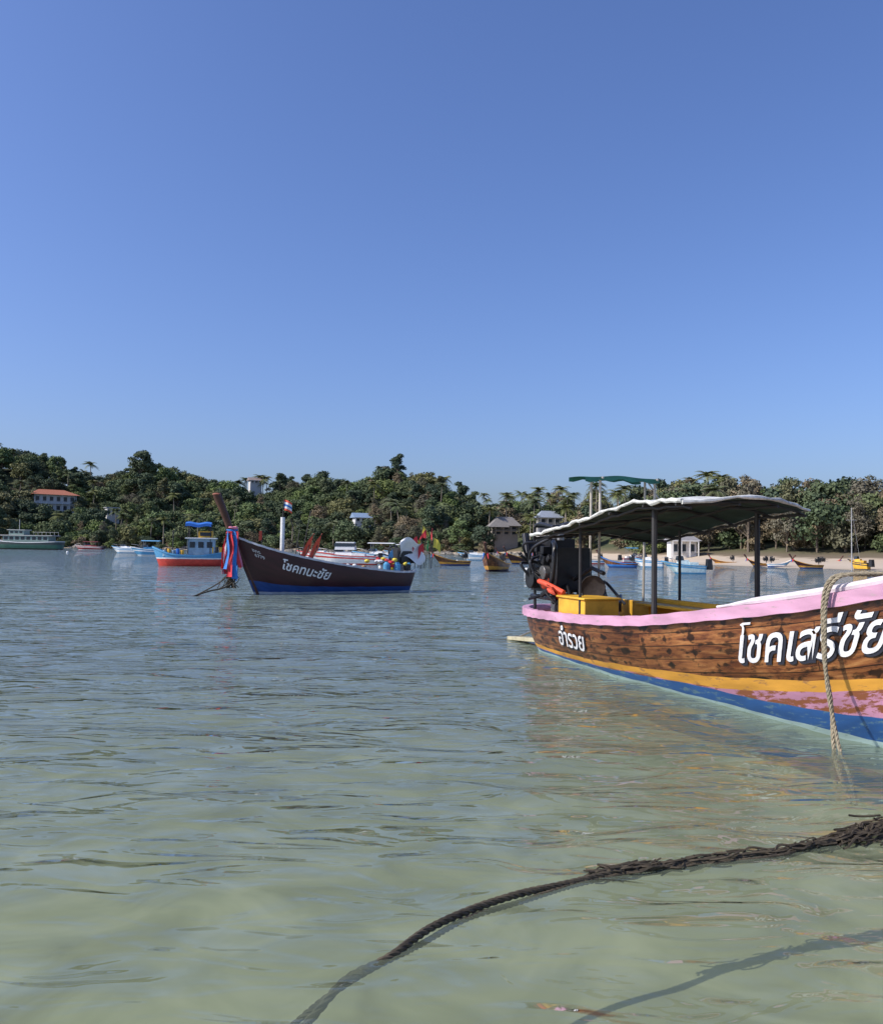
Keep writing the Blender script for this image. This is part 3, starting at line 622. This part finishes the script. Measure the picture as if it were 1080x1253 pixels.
for k in range(480):
    t=random.random(); i=random.choice([1,1,2,2,3,4,5]); sp_=.04 if i<3 else .012; p=Vector(A[i]).lerp(Vector(A[i+1]),t)+Vector((random.gauss(0,sp_),random.gauss(0,sp_),random.uniform(-.03,.02)))
    dr=(Vector(A[i+1])-Vector(A[i])).normalized()
    q=[p+dr*(.06*j)+Vector((random.gauss(0,.014),random.gauss(0,.012),random.gauss(0,.006))) for j in range(4)]; mb.tube(cr(q,3),.003+.003*random.random(),1,4,False)
mb.build('submerged_rope',None,[ropeD,pmat('seaweed',(.07,.055,.035),.8,.4,20)])
# ------------------------------------------------------------ small flag helper
def flag(mb,p,w,h,mi,ang=0,droop=.3,stripes=None,tri=False):
    d=Vector((math.cos(ang),math.sin(ang),0)); p=Vector(p)
    def f(u,v):
        vv=.5+(v-.5)*(1-u) if tri else v
        return p+d*(w*u)+Vector((-d.y,d.x,0))*(.09*w*math.sin(u*7+v*2))+Vector((0,0,-h*vv-droop*w*u*u))
    if not stripes: mb.sheet(f,8,4,mi)
    else:
        n=len(stripes)
        for k,s in enumerate(stripes): mb.sheet(lambda u,v,k=k:f(u,(k+v)/n),8,1,s)
# ------------------------------------------------------------ DARK LONGTAIL
def dark_boat():
    d=Vector((-.82,-.57,0)).normalized(); th=math.atan2(d.y,d.x); P0=Vector((-1.0,30.2,0)); e=empty('dark_longtail_boat',P0,th); L=6.75
    def lx(px,y=0):
        n=Vector((-d.y,d.x,0)); k=(px-540)/F; bx,by=P0.x+n.x*y,P0.y+n.y*y
        return (k*by-bx)/(d.x-k*d.y)
    H=Hull(L,.82,[(0,.72),(.1,.70),(.3,.80),(.55,1.02),(.75,1.28),(.9,1.58),(1,1.86)],PROF,keel=-.35,rake=1.0,srake=.3,ex=.5)
    cb=lambda x:.05+.02*x/L; nb=pchip([(0,.20),(3,.22),(5.5,.30),(6.75,.44)])
    H.build(e,[(cb,0),(nb,1),(None,2)],[wline,navy,maroon],maroon,deckw,pmat('rail_grey_white',(.50,.50,.53),.6,.15),deckoff=.35,ns=80,rail=(.08,.06))
    lettering(H,e,'name_lettering','โชคทนะชัย',lx(343,.8),-1,1,.42,lambda x:H.sheer(x)-.56,white,bold=.006,shear=.40,off=.014)
    lettering(H,e,'registration_number','6779',lx(309,.5),-1,1,.15,lambda x:H.sheer(x)-.45,white,bold=.0,shear=0,off=.014)
    lettering(H,e,'registration_code','ขภร',lx(308,.5),-1,1,.15,lambda x:H.sheer(x)-.30,white,bold=.0,shear=0,off=.014)
    mb=MB(); pts=cr([(5.7,0,-.2),(6.15,0,.8),(6.62,0,1.7),(6.9,0,2.4),(7.2,0,3.08)],6); n=len(pts)
    mb.tube(pts,[.06+.075*i/n for i in range(n)],0,10); mb.ball(tuple(pts[-1]),.135,1,8,(1,1,.35)); mb.build('prow_post',e,[prowm,pmat('prow_cut_end',(.3,.1,.06),.6)])
    mb=MB(); mats=[clothR,clothB,clothP,clothW]
    for k in range(4): mb.tube([(6.68+.15*math.cos(a*.5+k),.15*math.sin(a*.5+k),1.85+.07*k+.02*math.sin(a)) for a in range(14)],.035,[1,0,1,2][k],6)
    for k in range(12):
        a=k*.53; ox,oy=.15*math.cos(a),.17*math.sin(a); Ln=random.uniform(1.05,1.6); wd=random.uniform(.08,.15); mi=[0,1,0,1,0,2,0,1,1,0,3,0][k]
        def f(u,v,ox=ox,oy=oy,Ln=Ln,wd=wd,k=k,a=a):
            s=(v-.5)*wd*(.6+.8*u); return (6.72+ox*(1+.9*u)+s*math.cos(a+1.2)+.04*math.sin(u*6+k),oy*(1+1.2*u)+.09+s*math.sin(a+1.2)+.03*math.sin(u*8+v*4+k),1.95-Ln*u)
        mb.sheet(f,10,4,mi)
    mb.build('prow_ribbons',e,mats)
    mb=MB()
    twisted(mb,cr([(6.5,.05,1.2),(6.6,.1,.8),(7.1,.05,.35),(7.9,-.1,-.1)],6),.02); twisted(mb,cr([(6.6,0,1.3),(6.7,.1,.55),(6.9,.2,.25),(7.5,.3,.12),(8.3,.5,-.1)],6),.025)
    for k in range(30): mb.tube(cr([(6.75+random.gauss(0,.08),.1+random.gauss(0,.08),.75),(6.75+random.gauss(0,.12),.1+random.gauss(0,.1),.5),(6.8+random.gauss(0,.2),.1+random.gauss(0,.1),.2)],3),.012,0,4)
    mb.build('anchor_lines',e,[ropeD])
    mb=MB(); x=lx(346); mb.tube([(x,0,.9),(x,0,2.45)],.07,0,10); mb.tube([(x,0,2.4),(x-.02,0,3.02)],.015,1,6)
    flag(mb,(x,0,3.02),.28,.34,2,2.6,.4,[2,0,3,0,2])
    for a,b,zz,lean in((368,0,2.7,.35),(373,.2,2.4,-.5),(360,.3,2.1,.2)):
        q=lx(a,b); mb.tube([(q,b,.8),(q-lean,b,zz)],.014,1,5)
    for a,b in((379,.1),(389,.2)):
        q=lx(a,b); mb.tube([(q+.25,b,.9),(q-.15,b,1.95)],.014,1,5)
        mb.sheet(lambda u,v:(q-.15+.40*u+(v-.5)*.34*u*(1.6-u)+.03*math.sin(u*7),b+.05*math.sin(u*6+v),1.95-.85*u),8,3,2)
    q=lx(321,.1); mb.tube([(q,.1,1.2),(q,.1,2.0)],.014,1,5); flag(mb,(q,.1,2.0),.13,.3,2,.3,.3)
    mb.build('flag_poles',e,[white,dk,redor,clothB])
    longtail_engine(e,.30,.0,1.2,1.0,False)
    mb=MB()
    for k,(px,y,z0,z1,mi) in enumerate(((508,.2,.8,1.95,1),(514,0,.8,2.35,2),(519,.1,.8,2.2,1),(526,-.2,.8,2.25,1),(512,-.3,.8,1.85,2),(478,.3,.7,1.5,3),(528,.2,.8,1.9,2),(503,.1,.8,1.75,1),(521,.3,.8,1.8,5),(516,.3,.8,1.7,1))):
        q=lx(px,y); mb.tube([(q,y,z0),(q-.1,y,z1)],.013,4,5); flag(mb,(q-.1,y,z1),.26,.34,mi,[.3,2.8,-.4,.9,.1][k%5],.9,tri=k%3>0)
    mb.sheet(lambda u,v:(.72-.95*u+.08*math.sin(v*6),.35+.1*math.sin(v*5+u*4)-.1*v,1.78-.62*v+.12*math.sin(u*6)-.15*u*v),10,8,0)
    for px,y,mi in((474,.3,3),(481,.1,2),(487,.35,3),(492,-.1,0),(499,.3,4)):
        q=lx(px,y); mb.tube([(q,y,.55),(q,y,.95),(q,y,1.03)],[.12,.12,.05],mi,10)
    for k in range(22): mb.ball((.9+random.gauss(0,.5),random.gauss(0,.2),.88+random.random()*.25),.08,random.choice([0,1,2,3,4,4]),5,(1.4,1,.8),jit=.15)
    mb.build('stern_gear',e,[clothW,clothR,clothY,ltblue,dk,clothG])
    mb=MB()
    for x in(1.3,2.2,3.1,4.0): mb.box((x,0,H.sheer(x)-.08),(.2,1.3,.05),0)
    for k in range(16): mb.ball((2.6+random.gauss(0,.5),random.gauss(0,.25),.80+random.random()*.08),.09,random.choice([1,2,0]),6)
    mb.build('thwarts_and_floats',e,[deckw,redor,white])
dark_boat()
# ------------------------------------------------------------ generic small boats
def place(px,D): a=(px-540)/F; return Vector((a*D,D,0))
def small_longtail(name,px,D,head,L,hullm,stripe,under,canopy=None,flagm=None,hs=1.0):
    P=place(px,D); th=R(head); e=empty(name,P-Vector((math.cos(th),math.sin(th),0))*L/2,th)
    H=Hull(L,.8*hs,[(0,.6*hs),(.3,.6*hs),(.6,.8*hs),(.85,1.2*hs),(1,1.55*hs)],PROF,rake=1.2)
    H.build(e,[(lambda x:.14,0),(lambda x:.24+.03*x,1),(None,2)],[under,stripe,hullm],yellow,deckw,stripe,deckoff=.3,ns=36,rail=(.08,.06),rows=2)
    mb=MB(); mb.tube(cr([(L-.9,0,.4),(L-.15,0,1.35*hs),(L+.08,0,1.9*hs),(L+.3,0,2.35*hs)],5),[.05+.0035*i for i in range(16)],0,8)
    mb.tube([(L-.1,.12,1.5*hs),(L+.02,.2,1.05*hs)],[.08,.03],1,6); mb.tube([(L-.1,-.12,1.5*hs),(L+.02,-.2,1.0*hs)],[.08,.03],2,6)
    mb.build('prow_post',e,[prowm,clothR,clothB]); longtail_engine(e,.5,0,.85,.65)
    if canopy:
        mb=MB()
        for x in(1.6,L*.35,L*.58):
            for y in(-.65,.65): mb.tube([(x,y,.4),(x,y,1.75)],.03,1,6)
        mb.sheet(lambda u,v:(1.3+(L*.6-1.1)*u,-.85+1.7*v,1.75+.12*(1-(2*v-1)**2)),8,8,0); mb.build('canopy',e,[canopy,dk])
    return e
def speedboat(name,px,D,head,L,hullm,trim,top=None,cabin=False,hs=1.0):
    P=place(px,D); th=R(head); e=empty(name,P-Vector((math.cos(th),math.sin(th),0))*L/2,th); b=L*.16
    H=Hull(L,b,[(0,.75*hs),(.5,.85*hs),(.8,1.05*hs),(1,1.2*hs)],[(0,.0),(.008,.8),(.05,.95),(.3,1),(.6,.97),(.8,.72),(.93,.36),(1,.02)],rake=1.4,srake=0,ex=.4)
    H.build(e,[(lambda x:.12,1),(lambda x:.45*hs+.2*x/L,0),(lambda x:.56*hs+.25*x/L,1),(None,0)],[hullm,trim],hullm,hullm,trim,deckoff=.12,ns=36,rail=(.07,.07),rows=2)
    mb=MB(); z=.85*hs
    mb.box((L*.5,0,z+.15),(L*.28,b*1.25,.4),0,taper=.8); mb.box((L*.58,0,z+.48),(L*.16,b*1.1,.3),1,taper=.75); mb.box((L*.28,0,z+.05),(L*.2,b*1.3,.3),0)
    if cabin: mb.box((L*.48,0,z+.85),(L*.3,b*1.25,.7),0,taper=.9); mb.box((L*.485,0,z+.95),(L*.305,b*1.27,.3),1,taper=.97)
    for s in(-.35,.35): mb.box((-.25,s*b,.7),(.4,.26,.75),2,taper=.75)
    mb.tube(cr([(L*.7,b*.75,1.0*hs),(L*.75,b*.7,1.4*hs),(L*.97,0,1.55*hs),(L*.75,-b*.7,1.4*hs),(L*.7,-b*.75,1.0*hs)],6),.02,3,5)
    if top:
        for x in(L*.22,L*.6):
            for y in(-b*.7,b*.7): mb.tube([(x,y,.8),(x,y*.95,2.0)],.025,3,6)
        mb.sheet(lambda u,v:(L*.15+L*.52*u,-b*.85+1.7*b*v,2.0+.1*(1-(2*v-1)**2)),6,6,4)
    mb.build('cabin_and_fittings',e,[hullm,glass,black,steel,top or white],bevel=.03)
    return e
def fishing_boat():
    px,D=232,62; P=place(px,D); L=5.0; e=empty('red_fishing_boat',P+Vector((2.5,.3,0)),math.pi+R(12))
    H=Hull(L,1.0,[(0,1.0),(.4,.75),(.7,.85),(1,1.35)],[(0,0),(.01,.6),(.06,.8),(.3,1),(.6,1),(.8,.8),(.93,.4),(1,.02)],rake=.6,srake=.2,ex=.4)
    H.build(e,[(lambda x:.52,0),(lambda x:.60,1),(None,2)],[red,white,ltblue],ltblue,deckw,ltblue,deckoff=.3,ns=36,rail=(.1,.1))
    mb=MB()
    mb.box((1.6,0,1.35),(1.9,1.4,1.25),0); mb.box((1.6,0,2.02),(2.2,1.65,.08),1)
    for x in(1.0,1.6,2.2):
        for y in(-.71,.71): mb.box((x,y,1.55),(.38,.04,.42),2)
    mb.box((2.56,0,1.55),(.04,.9,.4),2); mb.box((1.3,0,2.3),(1.0,.9,.5),3); mb.box((1.3,-.46,2.32),(.8,.03,.26),2); mb.box((1.3,.46,2.32),(.8,.03,.26),2)
    for x in(.95,2.5):
        for y in(-.7,.7): mb.tube([(x,y,.9),(x,y,3.05)],.03,5,6)
    mb.sheet(lambda u,v:(.9+1.8*u,-.85+1.7*v,3.05+.14*(1-(2*v-1)**2)+.05*math.sin(u*9)),10,6,4); mb.sheet(lambda u,v:(.9+1.8*u,.86,3.05-.2*v+.05*math.sin(u*9)),10,2,4)
    mb.tube([(3.6,0,.8),(3.6,0,2.6)],.04,5,6); mb.tube([(3.6,0,2.5),(2.4,0,3.1)],.012,5,4); mb.tube([(3.6,0,2.5),(5,0,1.4)],.012,5,4)
    for k in range(5): mb.tube([(2.9+.3*k,.6,.7),(2.9+.3*k,.6,1.15+.1*(k%2))],.13,[3,4,0,3,0][k],8)
    for k in range(3): mb.tube([(.2+.28*k,.6,.8),(.2+.28*k,.6,1.4)],.12,[3,5,3][k],8)
    mb.build('wheelhouse',e,[pmat('cabin_grey_blue',(.25,.36,.44),.6,.2,3),white,glass,yellow,pmat('blue_tarp',(.03,.15,.5),.6,.15),dk],bevel=.02)
fishing_boat()
def ferry():
    D=200; P=place(28,D); e=empty('green_ferry_boat',P+Vector((9.5,0,0)),math.pi-R(3)); L=19
    gr=pmat('ferry_green',(.05,.14,.10),.5,.2,1)
    H=Hull(L,2.3,[(0,1.9),(.4,1.6),(.8,2.0),(1,2.9)],[(0,0),(.01,.7),(.06,.9),(.3,1),(.6,1),(.8,.8),(.93,.4),(1,.02)],keel=-.8,rake=1.8,ex=.4)
    H.build(e,[(lambda x:.25,0),(lambda x:1.1,1),(None,2)],[black,gr,pmat('ferry_dark',(.05,.07,.065),.5)],white,deckw,white,deckoff=.4,ns=36,rail=(.15,.15))
    mb=MB(); mb.box((8,0,2.4),(11,3.4,1.5),0); mb.box((8,0,3.25),(13,4.0,.16),1)
    for k in range(8): 
        for s in(-1,1): mb.box((3.3+1.35*k,s*1.71,2.6),(.9,.06,.7),2)
    mb.box((10.5,0,3.9),(3.6,2.6,1.1),0); mb.box((10.5,0,4.53),(4.4,3.1,.14),1)
    for k in range(3):
        for s in(-1,1): mb.box((9.4+1.1*k,s*1.31,4.0),(.7,.05,.5),2)
    for k in range(7): mb.tube([(2+1.0*k,-1.9,3.3),(2+1.0*k,-1.9,4.1)],.04,1,5)
    mb.tube([(2,-1.9,4.1),(8.3,-1.9,4.1)],.04,1,5); mb.tube([(10.5,0,4.5),(10.5,0,7)],.07,1,6); mb.build('superstructure',e,[pmat('ferry_pale_green',(.20,.28,.25),.5,.15,1),pmat('ferry_white',(.45,.45,.43),.6),glass],bevel=.03)
ferry()
speedboat('dark_red_boat',110,215,175,7.5,pmat('paint_dark_red',(.28,.03,.035),.4),white,top=pmat('maroon_tarp',(.25,.04,.04),.7))
speedboat('white_speedboat',154,150,172,5,white,ltblue)
speedboat('blue_speedboat',182,118,185,4.8,ltblue,white,top=pmat('lightblue_tarp',(.15,.4,.65),.7))
speedboat('red_white_speedboat',422,76,178,6.0,white,red,cabin=True,hs=.95)
speedboat('white_speedboat',462,92,172,5.5,white,ltblue,hs=.95,top=white)
speedboat('red_speedboat',392,88,170,5,white,red,hs=.95)
speedboat('white_speedboat',492,120,190,5,white,ltblue,top=white)
small_longtail('brown_longtail_boat',553,78,205,3.9,wood,orange,navy,hs=.7)
small_longtail('brown_longtail_boat',607,60,252,5.5,wood,orange,maroon,hs=.85)
small_longtail('striped_longtail_boat',641,92,215,5,maroon,orange,navy,hs=.8)
speedboat('cyan_speedboat',836,60,178,3.1,pmat('paint_pale_cyan',(.5,.62,.62),.5),ltblue,hs=.75)
speedboat('white_speedboat',792,84,160,3.2,white,ltblue,hs=.8)
speedboat('white_speedboat',580,120,175,4.5,white,ltblue,hs=.9)
speedboat('white_speedboat',690,130,165,4.5,white,red,hs=.9,top=white)
small_longtail('brown_longtail_boat',757,80,160,3.6,wood,clothB,navy,hs=.7)
small_longtail('dark_longtail_boat',928,100,185,2.9,maroon,orange,navy,hs=.6)
small_longtail('brown_longtail_boat',988,90,183,3.4,maroon,orange,navy,hs=.65)
small_longtail('blue_longtail_boat',722,100,176,3.6,ltblue,white,red,hs=.7)
speedboat('yellow_boat',1050,88,120,2.4,yellow,dk,hs=.9)
small_longtail('brown_longtail_boat',885,112,170,3.4,wood,orange,maroon,hs=.6)
small_longtail('brown_longtail_boat',668,120,200,4.2,wood,orange,navy,hs=.75)
small_longtail('brown_longtail_boat',1015,104,10,3.0,wood,clothR,navy,hs=.6)
small_longtail('blue_longtail_boat',954,97,350,2.8,ltblue,white,navy,hs=.6)
speedboat('white_speedboat',775,118,10,3.4,white,red,hs=.8,top=ltblue)
small_longtail('brown_longtail_boat',625,140,190,4.5,wood,orange,navy,hs=.8)
def mast(px,D,h):
    e=empty('beach_mast',place(px,D)); mb=MB(); mb.tube([(0,0,-.3),(0,0,h)],[.07,.04],0,6); mb.tube([(-.5,0,h*.8),(.5,0,h*.8)],.025,0,5); mb.tube([(0,0,h),(.9,0,.4)],.012,0,4); mb.build('pole',e,[pmat('mast_grey',(.35,.34,.33),.5)])
mast(1042,84,6.2)
def buoy(px,D):
    e=empty('mooring_buoy',place(px,D)); mb=MB(); mb.ball((0,0,.08),.2,0,8); mb.tube([(0,0,.25),(0,0,.38)],.03,1,6); mb.build('float',e,[white,dk])
for px,D in((84,140),(560,100),(700,62),(645,60)): buoy(px,D)
rk=pmat('shore_rock',(.20,.18,.15),.9,.35,.8); mb=MB()
for k in range(260):
    px=random.uniform(-100,700); a=azpx(px); r=rs(a)+random.uniform(-3,4); s=random.uniform(.4,1.1)
    mb.ball((r*math.sin(a),r*math.cos(a),float(tz(a,r))+.1),s,0,4,(random.uniform(.8,1.6),1,random.uniform(.5,.9)),jit=.2)
mb.build('shore_rocks',None,[rk],smooth=False)
